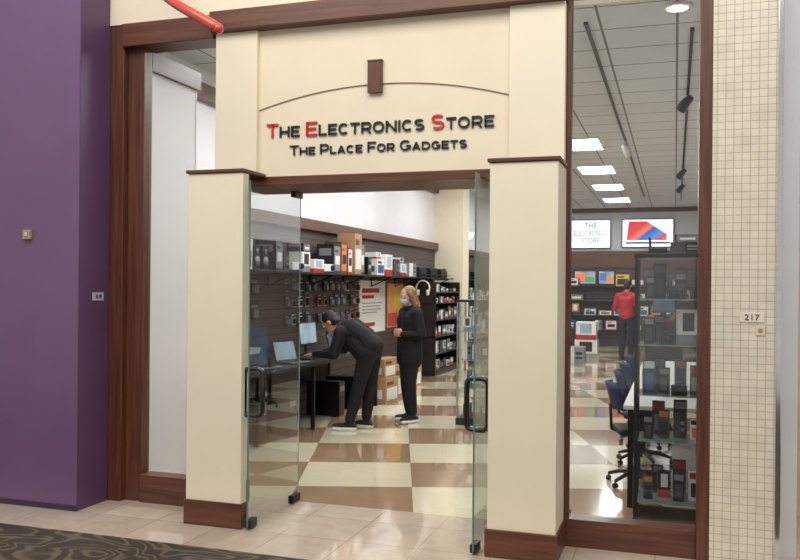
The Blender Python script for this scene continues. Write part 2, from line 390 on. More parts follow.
def pillar(x0,x1,lab,thin=False):
    e=empty('pillar',((x0+x1)/2,.32,0),lab,'pillar'); w=(x1-x0)/2
    if thin:
        # L-shaped in plan: full-width front slab, narrow return at the window side
        def Lm(nm,g,z0,z1,mat,bv):
            mb=MB(); a=[(-w-g,-.32-g),(w+g,-.32-g),(w+g,-.24+g),(-w+.12+g,-.24+g),(-w+.12+g,.32+g),(-w-g,.32+g)]
            n=len(a); mb.v=[(p[0],p[1],z0) for p in a]+[(p[0],p[1],z1) for p in a]
            for i in range(n): mb.f.append((i,(i+1)%n,(i+1)%n+n,i+n)); mb.m.append(0)
            mb.f.append(tuple(range(n))[::-1]); mb.m.append(0); mb.f.append(tuple(range(n,2*n))); mb.m.append(0)
            obj(nm,mb.mesh(nm,[mat]),parent=e,bevel=bv)
        Lm('shaft',0,.16,2.335,CREAM,.004); Lm('base',.011,0,.165,WOODX,.004)
    else:
        pbox(e,'shaft',-w,w,-.32,.32,.16,2.335,CREAM,.006)
        pbox(e,'base',-w-.012,w+.012,-.332,.332,0,.165,WOODX,.005)
    pbox(e,'cap',-w-.012,w+.012,-.335,-.02,2.338,2.360,WOODX,.003)
    return e
pillar(-3.10,-2.69,'cream pillar with dark wood base and cap beside the entrance',True)
pillar(-1.05,-.645,'square cream pillar with dark wood base beside the shop window')
struct('wall_mosaic',.20,.545,.30,.6,0,5.2,MOSA)
struct('trim_12',.545,.575,.27,.36,0,5.2,CHROME,.004)
struct('window_3',.575,2.2,.30,.302,0,5.2,GLASS)
struct('wall_neighbour',.7,4,1.6,1.7,0,1.95,M('beige_wall',(216,192,158),.6)); struct('wall_neighbour.001',.7,4,1.6,1.7,1.95,5.2,M('grey_wall',(196,202,192),.6))
e=empty('unit_number_plate',(.42,.299,1.41),'small cream unit number plate reading 217 on mosaic wall','sign')
pbox(e,'plate',-.066,.066,-.005,0,0,.056,M('plate_cream',(230,220,200),.4),.002)
obj('numerals',text_mesh('numerals','217',[LBLK],.078,.033,.003,offset=-.004),(0,-.005,.012),parent=e)
e=empty('small_wall_tag',(.465,.299,1.335),'tiny beige card tag fixed under the number plate','sign')
pbox(e,'plate',-.025,.025,-.006,0,0,.055,M('tag_beige',(222,208,184),.5),.002); pbox(e,'emblem',-.012,.012,-.008,-.006,.015,.04,M('tag_dark',(170,140,112),.5),.001)
e=empty('wall_sensor',(-4.41,0,1.91),'small beige sensor box on purple wall','wall sensor')
pbox(e,'housing',-.033,.033,-.03,0,0,.07,M('sensor_beige',(170,142,118),.4),.006); pbox(e,'lens',-.014,.014,-.036,-.03,.022,.05,M('sensor_lens',(205,192,176),.2),.004)
e=empty('wall_switch',(-3.974,.2,1.475),'small grey key switch plate on purple return wall','wall switch',rz=math.pi/2)
pbox(e,'plate',-.06,.06,-.008,0,0,.06,M('switch_grey',(186,180,190),.4),.003); pbox(e,'key_slot',-.03,-.008,-.014,-.008,.018,.044,M('slot',(110,100,120),.3,.5),.002);pbox(e,'key_slot',.008,.03,-.014,-.008,.018,.044,M('slot',(90,80,100),.3,.5),.002)
pts=[]; P0,P1,P2,P3=Vector((-2.53,-.6,3.085)),Vector((-2.72,-.6,3.22)),Vector((-3.10,-.6,3.34)),Vector((-3.5,.25,3.9))
for i in range(25):
    t=i/24; pts.append(P0*(1-t)**3+P1*3*t*(1-t)**2+P2*3*t*t*(1-t)+P3*t**3)
e=empty('red_tube_bracket',P3,'curved glossy red tube projecting from the wall above','ornament')
mb=MB().tube([p-P3 for p in pts],.03,16).ell(P0-P3,.031); obj('tube',mb.mesh('tube',[M('red_gloss',(200,66,52),.25,coat=.5)],True),parent=e)
mb=MB().tube([(0,-.01,0),(0,.068,0)],.06,20); obj('wall_flange',mb.mesh('wall_flange',[M('red_gloss',(206,62,46),.25)],True),parent=e)

# ---------------------------------------------------------------- glass doors
def handle_pts():
    w,h,r=.066,.155,.035; pts=[]
    for cx,cz,a0 in [(w-r,h-r,0),(-w+r,h-r,90),(-w+r,-h+r,180),(w-r,-h+r,270)]:
        for k in range(5):
            a=math.radians(a0+k*22.5); pts.append((cx+r*math.cos(a),0,cz+r*math.sin(a)))
    return pts
def gdoor(name,x,lab,ang):
    e=empty(name,(x,.79,0),lab,'glass door',rz=ang,kind='structure')
    L=.80
    pbox(e,'glass_panel',-.001,.001,-L,-.0,.018,2.28,DGLASS,0)
    pbox(e,'edge_strip',-.005,.005,-L-.004,-L,.018,2.28,M('glass_edge',(90,124,114),.15),0)
    pbox(e,'edge_strip',-.003,.003,0,.003,.018,2.28,M('glass_edge2',(150,176,166),.15),0)
    pbox(e,'patch_fitting',-.02,.02,-.13,.0,.012,.065,DARKM,.003); pbox(e,'patch_fitting',-.02,.02,-.13,0,2.24,2.283,DARKM,.003)
    pbox(e,'lock_fitting',-.02,.02,-L,-L+.1,.012,.065,DARKM,.003)
    obj('handle',MB().tube(handle_pts(),.0165,14,closed=True).mesh('handle',[M('bronze_handle',(16,14,14),.22,.0,coat=.6)],True),(0,-L+.07,.89),parent=e,label='black double sided pull handle')
    return e
gdoor('door_1',-2.645,'open frameless glass door leaf with dark pull handle by the pillar',math.radians(1.0))
gdoor('door_2',-1.095,'open frameless glass door leaf seen edge on with dark pull handle',math.radians(-2.5))

# ---------------------------------------------------------------- left wall fittings
struct('trim_13',-4.6,-4.575,1.0,11.3,0,2.32,SLAT)
struct('trim_14',-4.6,-4.575,11.8,19.0,0,2.32,SLAT)
struct('trim_15',-4.6,-4.50,1.0,11.3,2.32,2.46,WOODY,.004)
struct('trim_16',-4.6,-4.50,11.8,19.0,2.32,2.46,WOODY,.004)
struct('wall_column',-4.599,-4.0,11.3,11.8,0,3.8,M('column_cream',(240,230,206),.6,var=.02))
struct('trim_17',-4.59,.6,18.93,19.0,2.15,2.62,WOODX,.004)
struct('trim_18',-4.59,.6,18.9,19.0,3.68,3.8,WOODX,.004)
struct('trim_19',-4.59,.6,18.975,19.0,0,2.15,mat_slat('slat_back',(84,72,68),(36,30,28),.1))
struct('trim_20',.575,.6,3,18.9,0,2.3,SLAT)
SHM=M('shelf_dark',(40,34,33),.4)
def wall_shelf(y0,y1,z,depth,lab,group='long wall shelves'):
    e=empty('wall_shelf',(-4.574,(y0+y1)/2,z),lab,'shelf',group=group); h=(y1-y0)/2
    pbox(e,'board',0,depth,-h,h,-.025,0,SHM,.003)
    n=max(2,int((y1-y0)/1.2)+1)
    for i in range(n):
        yy=-h+.1+(2*h-.2)*i/(n-1)
        obj('bracket',MB().box(0,depth*.8,-.008,.008,-.04,-.026).box(0,.02,-.008,.008,-.18,-.026).tube([(.01,0,-.17),(depth*.75,0,-.035)],.008,6).mesh('bracket',[DARKM]),(0,yy,0),parent=e)
wall_shelf(1.6,11.2,1.76,.42,'long dark wall shelf carrying boxed electronics')
wall_shelf(11.9,17.5,1.76,.42,'dark wall shelf beyond the column carrying boxed electronics')

def mkpack(nm,body,lab,acc,kind=0):
    mb=MB().box(-.5,.5,-.5,.5,0,1,0)
    def sides(m,z0,z1,a=.36):
        mb.box(-.508,-.5,-a,a,z0,z1,m)
    if kind==0:
        mb.box(-.4,.4,-.512,-.5,.12,.62,1).box(-.4,.1,-.512,-.5,.72,.86,2); sides(1,.2,.55)
    elif kind==1:
        mb.box(-.5,.5,-.508,-.5,.0,.28,2).box(-.28,.28,-.515,-.5,.38,.9,1); sides(2,0,.28,.5)
    elif kind==2:
        mb.box(-.42,.42,-.51,-.5,.08,.92,1).box(-.3,.3,-.52,-.51,.3,.6,2).box(-.3,.05,-.52,-.51,.72,.8,0); sides(1,.6,.85)
    else:
        mb.box(-.5,.0,-.508,-.5,.0,1,1).box(.08,.42,-.512,-.5,.55,.7,2).box(.08,.42,-.512,-.5,.3,.42,2); sides(1,.1,.4)
    return mb.mesh(nm,[body,lab,acc])
def C(n,c,r=.45): return M('card_'+n,c,r,var=.04)
W_=C('white',(232,232,230));K_=C('black',(34,34,38));R_=C('red',(176,44,42));B_=C('blue',(62,92,142));LB=C('lightblue',(160,188,208))
Y_=C('yellow',(226,192,84));O_=C('orange',(214,134,74));G_=C('grey',(136,136,140));T_=C('tan',(180,146,108));GN=C('green',(84,130,92));BR=C('brown',(96,72,56))
STY=[('white retail box with blue picture panel',mkpack('p0',W_,B_,K_,0)),('black retail box with white panel and red stripe',mkpack('p1',K_,W_,R_,1)),
('white retail box with black device picture',mkpack('p2',W_,K_,G_,1)),('red and white retail box',mkpack('p3',R_,W_,K_,2)),
('blue retail box with pale label',mkpack('p4',B_,LB,W_,3)),('brown carton with printed white label',mkpack('p5',T_,W_,BR,0)),
('black retail box with grey picture panel',mkpack('p6',K_,G_,W_,2)),('yellow and black retail box',mkpack('p7',Y_,K_,R_,0)),
('grey retail box with white panel',mkpack('p8',G_,W_,K_,3)),('orange and white retail box',mkpack('p9',O_,W_,K_,1)),
('white retail box with green stripe',mkpack('p10',W_,G_,GN,1)),('dark brown retail box with orange picture',mkpack('p11',BR,O_,K_,2)),
('white retail box with red stripe',mkpack('p12',W_,LB,R_,1)),('black retail box with small grey panel',mkpack('p13',K_,GDK:=C('darkgrey',(70,70,74)),G_,3))]
def put(st,x,y,z,w,d,h,rz,where,group,name='product_box'):
    lab=(STY[st][0]+' '+where).split()[:12]
    o=obj(name,STY[st][1],(x,y,z),rz,label=' '.join(lab),cat='box',group=group); o.scale=(w,d,h); return o
HP=math.pi/2
ZS=1.761
for (y,w,h,st,d) in [(1.9,.26,.26,6,.24),(2.2,.24,.2,2,.24),(2.52,.3,.26,6,.24),(2.86,.3,.32,0,.24),(3.60,.18,.34,6,.26),(3.38+.02,.01,.01,6,.01),(3.78,.14,.22,13,.26),(4.37,.22,.24,2,.24),(4.66,.30,.16,12,.28),
      (5.34,.24,.38,6,.24),(5.58,.2,.42,11,.24),(5.80,.16,.36,3,.24),(6.06,.26,.56,5,.26),(6.36,.22,.46,6,.2),(6.95,.32,.24,0,.28),(7.33,.34,.32,12,.28),(7.7,.3,.26,13,.28),(8.06,.3,.2,12,.28),(8.5,.4,.22,8,.3)]:
    if w<.05: continue
    put(st,-4.574+.03+d/2+.08,y,ZS,w,d,h,HP,'on the wall shelf','boxes on the wall shelf')
for y,st,hh in ((2.86,6,.32),(4.37,6,.24),(6.95,12,.24),(8.06,2,.2)): put(st,-4.33,y,ZS+hh+.001,.2,.22,.1,HP,'stacked on another box','boxes on the wall shelf')
def speaker(y):
    e=empty('speaker',(-4.33,y,ZS),'black bookshelf speaker with grey cones on the wall shelf','speaker',rz=HP,group='speakers on the wall shelf')
    pbox(e,'cabinet',-.075,.075,-.09,.09,0,.26,BLACK,.006)
    obj('woofer',MB().tube([(0,-.088,.09),(0,-.096,.09)],[.055,.06],20).ell((0,-.092,.09),(.025,.012,.025)).mesh('woofer',[G_],True),parent=e)
    obj('tweeter',MB().tube([(0,-.088,.2),(0,-.096,.2)],[.025,.028],16).mesh('tweeter',[G_],True),parent=e)
for y in (3.14,3.34,6.62): speaker(y)
def projector(y,mat,lab):
    e=empty('projector',(-4.3,y,ZS),lab,'projector',rz=HP,group='projectors on the wall shelf')
    pbox(e,'body',-.15,.15,-.11,.11,.012,.11,mat,.015)
    obj('lens',MB().tube([(.07,-.105,.062),(.07,-.14,.062)],[.04,.036],18).tube([(.07,-.139,.062),(.07,-.143,.062)],.028,16,1).mesh('lens',[BLACK,M('lens_blue',(40,60,110),.05)]),parent=e)
    for sx in (-.12,.12):
        obj('foot',MB().tube([(sx,-.08,0),(sx,-.08,.014)],.012,10).mesh('foot',[BLACK]),parent=e)
projector(4.06,WHITE,'white compact projector on the wall shelf'); projector(5.01,WHITE,'white compact projector on the wall shelf')
def printer(loc,rz,body,lab):
    e=empty('printer',loc,lab,'printer',rz=rz,group='printers')
    mb=MB().box(-.22,.22,-.17,.17,.0,.13,0).box(-.20,.20,-.15,.15,.13,.165,0).box(-.15,.15,-.174,-.17,.03,.06,1)
    obj('body',mb.mesh('body',[body,BLACK]),parent=e,bevel=.008)
    obj('paper_tray',MB().rbox((0,-.21,.035),(.28,.12,.008),Matrix.Rotation(-.12,3,'X')).mesh('paper_tray',[BLACK]),parent=e)
    obj('control_panel',MB().rbox((.1,-.15,.168),(.14,.05,.008),Matrix.Rotation(.3,3,'X')).mesh('control_panel',[M('panel_blue',(90,120,150),.2)]),parent=e)
for y in (9.1,9.8,10.5,12.4,13.3): printer((-4.33,y,ZS),HP,BLACK,'black desktop printer on the wall shelf')
# white headphones hanging from the shelf edge
e=empty('headphones',(-4.17,9.12,1.735),'white over-ear headphones hanging below the dark wall shelf','headphones',rz=.3)
cz=-.16; arcp=[(.115*math.cos(math.radians(a)),0,cz+.125*math.sin(math.radians(a))) for a in range(-35,216,10)]
obj('headband',MB().tube(arcp,.014,10).mesh('headband',[W_],True),parent=e)
obj('hook',MB().tube([(0,0,0),(0,0,-.03)],.006,8).mesh('hook',[STEEL]),parent=e)
for sx in (-1,1): obj('ear_cup',MB().tube([(sx*.115,0,cz-.085),(sx*.06,0,cz-.085)],[.042,.05],18).mesh('ear_cup',[W_],True),parent=e)

def mkblist(nm,card,prod):
    mb=MB().box(-.045,.045,-.004,0,0,.16,0).box(-.03,.03,-.03,-.004,.02,.1,1).box(-.04,.04,-.006,-.004,.115,.145,1).tube([(0,.03,.15),(0,-.05,.15)],.003,6,2)
    return mb.mesh(nm,[card,prod,STEEL])
BL=[('hanging blister pack with white card',mkblist('b0',W_,K_)),('hanging blister pack with black card',mkblist('b1',K_,G_)),('hanging blister pack with orange card',mkblist('b2',O_,K_)),
    ('hanging blister pack with brown card',mkblist('b3',T_,K_)),('hanging blister pack with red card',mkblist('b4',R_,W_))]
for r,z in enumerate((1.10,1.32,1.52)):
    for k in range(13):
        y=4.5+k*.2
        if random.random()<.2: continue
        st=random.choice([0,1,2,3,1,1]); 
        o=obj('blister_pack',BL[st][1],(-4.545,y,z),HP,label=BL[st][0]+' on slatwall',cat='packaged gadget',group='blister packs on slatwall'); o.scale=(random.uniform(1.0,1.6),1.3,random.uniform(.8,1.15))
for z in (1.2,1.48):
    for k in range(6):
        y=1.9+k*.35; st=random.choice([0,1,2,4,1])
        o=obj('blister_pack',BL[st][1],(-4.545,y,z),HP,label=BL[st][0]+' on slatwall',cat='packaged gadget',group='blister packs on slatwall'); o.scale=(1.8,1.3,1.2)
e=empty('wall_poster',(-4.573,7.66,.86),'white poster with red and grey printed bars on slatwall','poster',rz=HP)
mb=MB().box(-.6,.6,-.008,0,0,.82,0).box(-.48,.3,-.01,-.008,.63,.70,1).box(-.48,.05,-.01,-.008,.54,.59,1).box(-.48,.45,-.01,-.008,.46,.475,2).box(-.48,.35,-.01,-.008,.41,.425,2).box(-.48,.4,-.01,-.008,.36,.375,2).box(-.48,.2,-.01,-.008,.31,.325,2).box(-.48,.1,-.01,-.008,.1,.16,1)
obj('sheet',mb.mesh('sheet',[W_,R_,G_]),parent=e)
e=empty('wall_poster',(-4.573,8.8,.9),'pale orange and yellow colourful poster on slatwall','poster',rz=HP)
obj('sheet',MB().box(-.42,.42,-.008,0,0,.74,0).box(-.4,.1,-.01,-.008,0.02,.24,1).box(-.1,.36,-.012,-.008,.3,.66,2).mesh('sheet',[C('peach',(230,165,110)),C('softred',(196,84,66)),Y_]),parent=e)

def shelving(y0,y1,lab,zs,seed):
    random.seed(seed)
    e=empty('shelving_unit',(-4.3,(y0+y1)/2,0),lab,'shelving',group='shelving units on side wall'); h=(y1-y0)/2
    pbox(e,'plinth',-.25,.27,-h,h,0,.1,BLACK)
    for z in zs: pbox(e,'shelf',-.25,.27,-h,h,z-.025,z,SHM)
    for yy in (-h,h-.03): pbox(e,'upright',-.25,.27,yy,yy+.03,.1,1.68,SHM)
    zz=[.1]+zs+[1.7]
    for zi in range(len(zz)-1):
        z=zz[zi]; mxh=zz[zi+1]-z-.05
        y=y0+.06
        while y<y1-.3:
            w=random.uniform(.08,.26); hh=random.uniform(.35,.95)*min(mxh,.3); st=random.choice([1,6,6,13,8,11,6,13,13,2,0,13]); d=.3
            put(st,-4.22,y+w/2,z+.001,w,d,hh,HP,'on shelving unit','boxes on side shelving'); y+=w+random.uniform(.02,.08)
shelving(9.45,11.2,'dark shelving unit full of boxed gadgets against slatwall',[.4,.7,1.0,1.3,1.5],3)
shelving(12.0,15.0,'dark shelving unit full of boxed gadgets beyond the column',[.5,.9,1.3],4)

# ---------------------------------------------------------------- desks and computers
DESK=M('desk_black',(38,36,38),.35)
def desk(loc,lx,ly,top,lab,leg=DARKM):
    e=empty('desk',loc,lab,'desk'); x,y=lx/2,ly/2
    pbox(e,'desk_top',-x,x,-y,y,.72,.75,top,.004)
    n=3
    for i in range(n):
        yy=-y+.06+(ly-.12)*i/(n-1)
        for xx in (-x+.05,x-.05): pbox(e,'leg',xx-.02,xx+.02,yy-.02,yy+.02,0,.72,leg,.002)
    pbox(e,'modesty_panel',-x+.04,-x+.055,-y+.08,y-.08,.35,.7,leg,.002)
    return e
desk((-4.12,3.6,0),.78,4.2,DESK,'long black computer desk along the slatwall')
SCR=M('screen_glow',(150,168,180),.2,emit=.35,var=.3,scale=4)
SCRD=M('screen_dark',(60,78,94),.15,emit=.25,var=.4,scale=5)
def monitor(loc,rz,w,h,scr,lab):
    e=empty('computer_monitor',loc,lab,'monitor',rz=rz,group='computer monitors')
    obj('base',MB().lathe([(.12,0),(.12,.01),(.03,.022)]).mesh('base',[BLACK]),parent=e)
    obj('stand',MB().box(-.02,.02,.0,.02,.015,.22).mesh('stand',[BLACK]),parent=e,bevel=.003)
    R=Matrix.Rotation(-.1,3,'X')
    obj('bezel',MB().rbox((0,-.005,.13+h/2),(w,.03,h),R).mesh('bezel',[BLACK]),parent=e,bevel=.004)
    obj('screen',MB().rbox((0,-.0215,.132+h/2),(w-.03,.003,h-.03),R).mesh('screen',[scr]),parent=e)
    return e
monitor((-4.25,4.45,.751),HP-.05,.44,.27,SCR,'black monitor with pale blue screen on the desk')
monitor((-4.25,3.1,.751),HP-.2,.44,.27,SCRD,'black monitor with dim screen on the desk')
monitor((-4.25,5.3,.751),HP-.05,.44,.27,SCRD,'black monitor with dark screen on the desk')
monitor((-4.25,2.3,.751),HP-.3,.44,.27,SCRD,'black monitor with dark screen on the desk')
def laptop(loc,rz,lab,scr):
    e=empty('laptop',loc,lab,'laptop',rz=rz,group='laptops')
    pbox(e,'base',-.17,.17,-.12,.12,0,.018,M('alu',(150,150,155),.35,.6),.004)
    pbox(e,'keyboard',-.15,.15,-.03,.10,.018,.021,BLACK,.001); pbox(e,'trackpad',-.05,.05,-.11,-.045,.018,.0195,M('pad',(110,110,115),.3),.001)
    R=Matrix.Rotation(-.3,3,'X')
    obj('lid',MB().rbox((0,.155,.125),(.34,.008,.23),R).mesh('lid',[BLACK]),parent=e,bevel=.002)
    obj('screen',MB().rbox((0,.1495,.125),(.32,.003,.2),R).mesh('screen',[scr]),parent=e)
laptop((-3.93,3.45,.751),HP-.3,'open laptop with bright screen on the black desk',SCR)
laptop((-3.93,4.93,.751),HP-.2,'open laptop with dark screen on the black desk',SCRD)
laptop((-3.95,2.75,.751),HP-.4,'open laptop with dark screen on the black desk',SCRD)
def keyboard(loc,rz):
    e=empty('keyboard',loc,'black computer keyboard on the desk','keyboard',rz=rz)
    pbox(e,'case',-.22,.22,-.07,.07,0,.018,BLACK,.004)
    mb=MB()
    for r in range(5):
        for c in range(14): mb.box(-.2+c*.0287,-.2+c*.0287+.023,-.058+r*.023,-.058+r*.023+.018,.018,.024)
    obj('keys',mb.mesh('keys',[M('keycap',(60,60,64),.5)]),parent=e)
keyboard((-3.98,4.02,.751),HP)
def tower(loc):
    e=empty('computer_tower',loc,'black desktop computer tower under the desk','computer',group='computer towers')
    pbox(e,'case',-.22,.22,-.09,.09,0,.42,BLACK,.006); pbox(e,'drive_bay',.22,.224,-.07,.07,.3,.36,G_,.001); pbox(e,'front_grille',.22,.224,-.07,.07,.04,.24,DARKM,.001)
for y in (2.6,3.3,4.7,5.3): tower((-4.1,y,.001))
for (x,y,z,w,d,h) in [(-3.86,6.05,0,.42,.36,.34),(-3.88,6.06,.342,.38,.34,.26),(-3.95,6.6,0,.4,.4,.45),(-4.1,7.3,0,.5,.4,.5),(-4.1,7.9,0,.45,.4,.36)]:
    put(5,x,y,z,w,d,h,HP-.1,'standing on the shop floor','cartons on the floor',name='cardboard_box')

def rack(loc,w,d,h,zs,lab,name='display_rack'):
    e=empty(name,loc,lab,'display case'); pr=.009 if name=='display_rack' else .010
    for sx in (-1,1):
        for sy in (-1,1): pbox(e,'post',sx*w/2-pr,sx*w/2+pr,sy*d/2-pr,sy*d/2+pr,.06,h,STEEL if name=='display_rack' else BLACK,.002)
    pbox(e,'base',-w/2-.015,w/2+.015,-d/2-.015,d/2+.015,0,.08,BLACK,.004)
    pbox(e,'top',-w/2-.015,w/2+.015,-d/2-.015,d/2+.015,h,h+.03,BLACK,.004)
    for z in zs: pbox(e,'shelf',-w/2+.014,w/2-.014,-d/2+.014,d/2-.014,z-.007,z,SHG if name=='display_rack' else SHD,.001)
    for (a,b,c,dd) in [(-w/2+.014,w/2-.014,-d/2-.001,-d/2+.001),(-w/2-.001,-w/2+.001,-d/2+.014,d/2-.014),(w/2-.001,w/2+.001,-d/2+.014,d/2-.014)]:
        pbox(e,'glass_panel',a,b,c,dd,.08,h,CGLASS,0)
    return e
SHG=M('shelf_glass',(170,195,190),.1); SHD=M('shelf_smoked',(128,146,144),.1)
rack((-2.2,4.75,0),.38,.38,1.42,[.42,.75,1.08],'free standing glass display rack with boxed gadgets on shop floor')
random.seed(5)
for z in (.081,.421,.751,1.081):
    for k in (-1,0,1):
        put(random.choice([0,2,12,8,1]),-2.2+k*.105,4.75,z,.09,.12,random.uniform(.12,.22),0,'inside glass display rack','boxes in display rack')
rack((-.035,1.02,0),.41,.40,1.80,[.2,.6,.9,1.23,1.53],'tall black framed glass showcase with phone accessories near the window','glass_showcase')
GD=C('darkgrey',(70,70,74))
def mkphone(nm,card,prod,acc):
    mb=MB().box(-.04,.04,-.006,.0,0,.17,0).box(-.024,.024,-.016,-.006,.02,.10,1).box(-.033,.033,-.009,-.006,.125,.16,2).box(-.035,.035,-.012,.02,-.001,.008,0)
    return mb.mesh(nm,[card,prod,acc])
PH=[('white phone accessory pack',mkphone('h0',W_,K_,R_)),('black pack with orange label',mkphone('h1',GD,K_,O_)),('black pack with red label',mkphone('h2',GD,G_,R_)),('blue phone case pack',mkphone('h3',GD,B_,W_)),('black phone case pack',mkphone('h4',K_,GD,G_)),('white pack with orange product',mkphone('h5',W_,O_,K_))]
random.seed(21)
for z,row in [(.201,[1,None,4,0]),(.601,[4,1,None,5]),(.901,[3,4,None,2]),(1.231,[4,None,None]),(1.531,[4,None,4])]:
    for k,st in enumerate(row):
        if st is None: continue
        s_=random.uniform(.7,1.05)
        o=obj('accessory_pack',PH[st][1],(-.16+k*.098,.93+.05*(k%2),z+.001),random.uniform(-.3,.3),label=PH[st][0]+' standing in the glass showcase',cat='packaged gadget',group='packs in glass showcase'); o.scale=(s_,1,s_*random.uniform(1,1.3))
for z,row in [(.201,[4,2]),(.601,[2,4]),(.901,[4,1]),(1.231,[4,1]),(1.531,[4,1])]:
    for k,st in enumerate(row):
        s_=random.uniform(.8,1.1)
        o=obj('accessory_pack',PH[st][1],(-.10+k*.14,1.13,z+.001),random.uniform(-.2,.2),label=PH[st][0]+' standing in the glass showcase',cat='packaged gadget',group='packs in glass showcase'); o.scale=(s_,1,s_*1.3)
put(2,.08,.98,1.231,.13,.08,.23,.15,'inside glass showcase','boxes in glass showcase')
put(1,-.06,1.04,.201,.08,.05,.17,.1,'inside glass showcase','boxes in glass showcase'); put(13,.04,1.04,.601,.07,.05,.16,-.1,'inside glass showcase','boxes in glass showcase')
def camera_dev(x,y,z,rz):
    e=empty('camera',(x,y,z),'small black camera with round lens in the glass showcase','camera',rz=rz,group='cameras in glass showcase')
    pbox(e,'body',-.05,.05,-.02,.02,0,.065,BLACK,.006); pbox(e,'viewfinder',-.018,.018,-.015,.015,.065,.085,BLACK,.004)
    obj('lens',MB().tube([(0,-.02,.033),(0,-.06,.033)],[.027,.024],16).mesh('lens',[DARKM],True),parent=e)
camera_dev(-.05,.92,1.231,.2); camera_dev(.0,.93,1.531,-.1); camera_dev(.03,.92,.901,.1)
def router(loc,lab,rz=0):
    e=empty('network_device',loc,lab,'router',group='devices on showcase',rz=rz)
    obj('body',MB().box(-.09,.09,-.06,.06,0,.04).mesh('body',[BLACK]),parent=e,bevel=.008)
    for s in (-.07,.07): obj('antenna',MB().tube([(s,.05,.03),(s*1.1,.055,.11)],.006,8).mesh('antenna',[BLACK]),parent=e)
put(13,.06,.97,1.831,.18,.22,.07,0,'on top of showcase','devices on showcase'); put(6,.07,.98,1.902,.16,.2,.05,.05,'on top of showcase','devices on showcase')
router((-.11,1.02,1.831),'black router with antennas on showcase',HP)

desk((.08,3.4,0),.86,4.0,M('desk_white',(228,228,224),.3),'long white topped computer desk by the window')
for y,rz in ((1.95,-HP+.3),(2.9,-HP+.4),(3.9,-HP+.3)): monitor((.3,y,.751),rz,.46,.3,SCRD,'black monitor on the white desk')
keyboard((.0,2.2,.751),-HP)
BLUE=M('chair_blue',(34,44,84),.7); BLKF=M('chair_black',(28,28,32),.7)
ch=empty('office_chair',(0,0,0),'black swivel office chair with navy backrest at white desk','chair',group='office chairs at the desk')
mb=MB()
for i in range(5):
    a=2*math.pi*i/5; c,s=math.cos(a),math.sin(a)
    mb.tube([(0,0,.11),(c*.14,s*.14,.095),(c*.25,s*.25,.06)],[.026,.018,.014],8)
obj('star_base',mb.mesh('star_base',[BLACK],True),parent=ch)
for i in range(5):
    a=2*math.pi*i/5; c,s=math.cos(a),math.sin(a)
    obj('caster',MB().tube([(-.014,0,.022),(.014,0,.022)],.022,12).tube([(0,0,.025),(0,0,.065)],.007,8).mesh('caster',[BLACK]),(c*.25,s*.25,0),a,parent=ch)
obj('gas_column',MB().tube([(0,0,.1),(0,0,.42)],[.028,.02],12).mesh('gas_column',[DARKM],True),parent=ch)
obj('seat',MB().box(-.18,.19,-.19,.19,.42,.475).mesh('seat',[BLKF]),parent=ch,bevel=.025)
obj('back_bracket',MB().tube([(-.12,0,.42),(-.21,0,.45),(-.22,0,.66)],.013,8).mesh('back_bracket',[BLACK],True),parent=ch)
mb=MB(); NX,NZ=8,6
for side in (0,1):
    for i in range(NX+1):
        for j in range(NZ+1):
            u=i/NX*2-1; v=j/NZ*2-1
            hw_=.16*(1-.25*max(0,v)**3-.12*max(0,-v)**3); x=-.215+.05*u*u+ (.035 if side else 0)+ -.03*v
            mb.v.append((x-.02,u*hw_,.73+v*.11))
K1=(NX+1)*(NZ+1)
for side in (0,1):
    for i in range(NX):
        for j in range(NZ):
            a=side*K1+i*(NZ+1)+j; q=(a,a+1,a+NZ+2,a+NZ+1); mb.f.append(q if side==0 else q[::-1]); mb.m.append(0)
bd=[i*(NZ+1) for i in range(NX+1)]+[NX*(NZ+1)+j for j in range(1,NZ+1)]+[i*(NZ+1)+NZ for i in range(NX-1,-1,-1)]+[j for j in range(NZ-1,0,-1)]
for k in range(len(bd)):
    a=bd[k]; b=bd[(k+1)%len(bd)]; mb.f.append((a,b,b+K1,a+K1)); mb.m.append(0)
obj('backrest',mb.mesh('backrest',[BLUE],True),parent=ch,label='navy blue fabric backrest')
ch.location=(-.28,2.2,0); ch.rotation_euler=(0,0,.25)
copy_thing(ch,(-.27,3.1,0),.1); copy_thing(ch,(-.28,4.0,0),.3); copy_thing(ch,(-.28,5.0,0),.2)

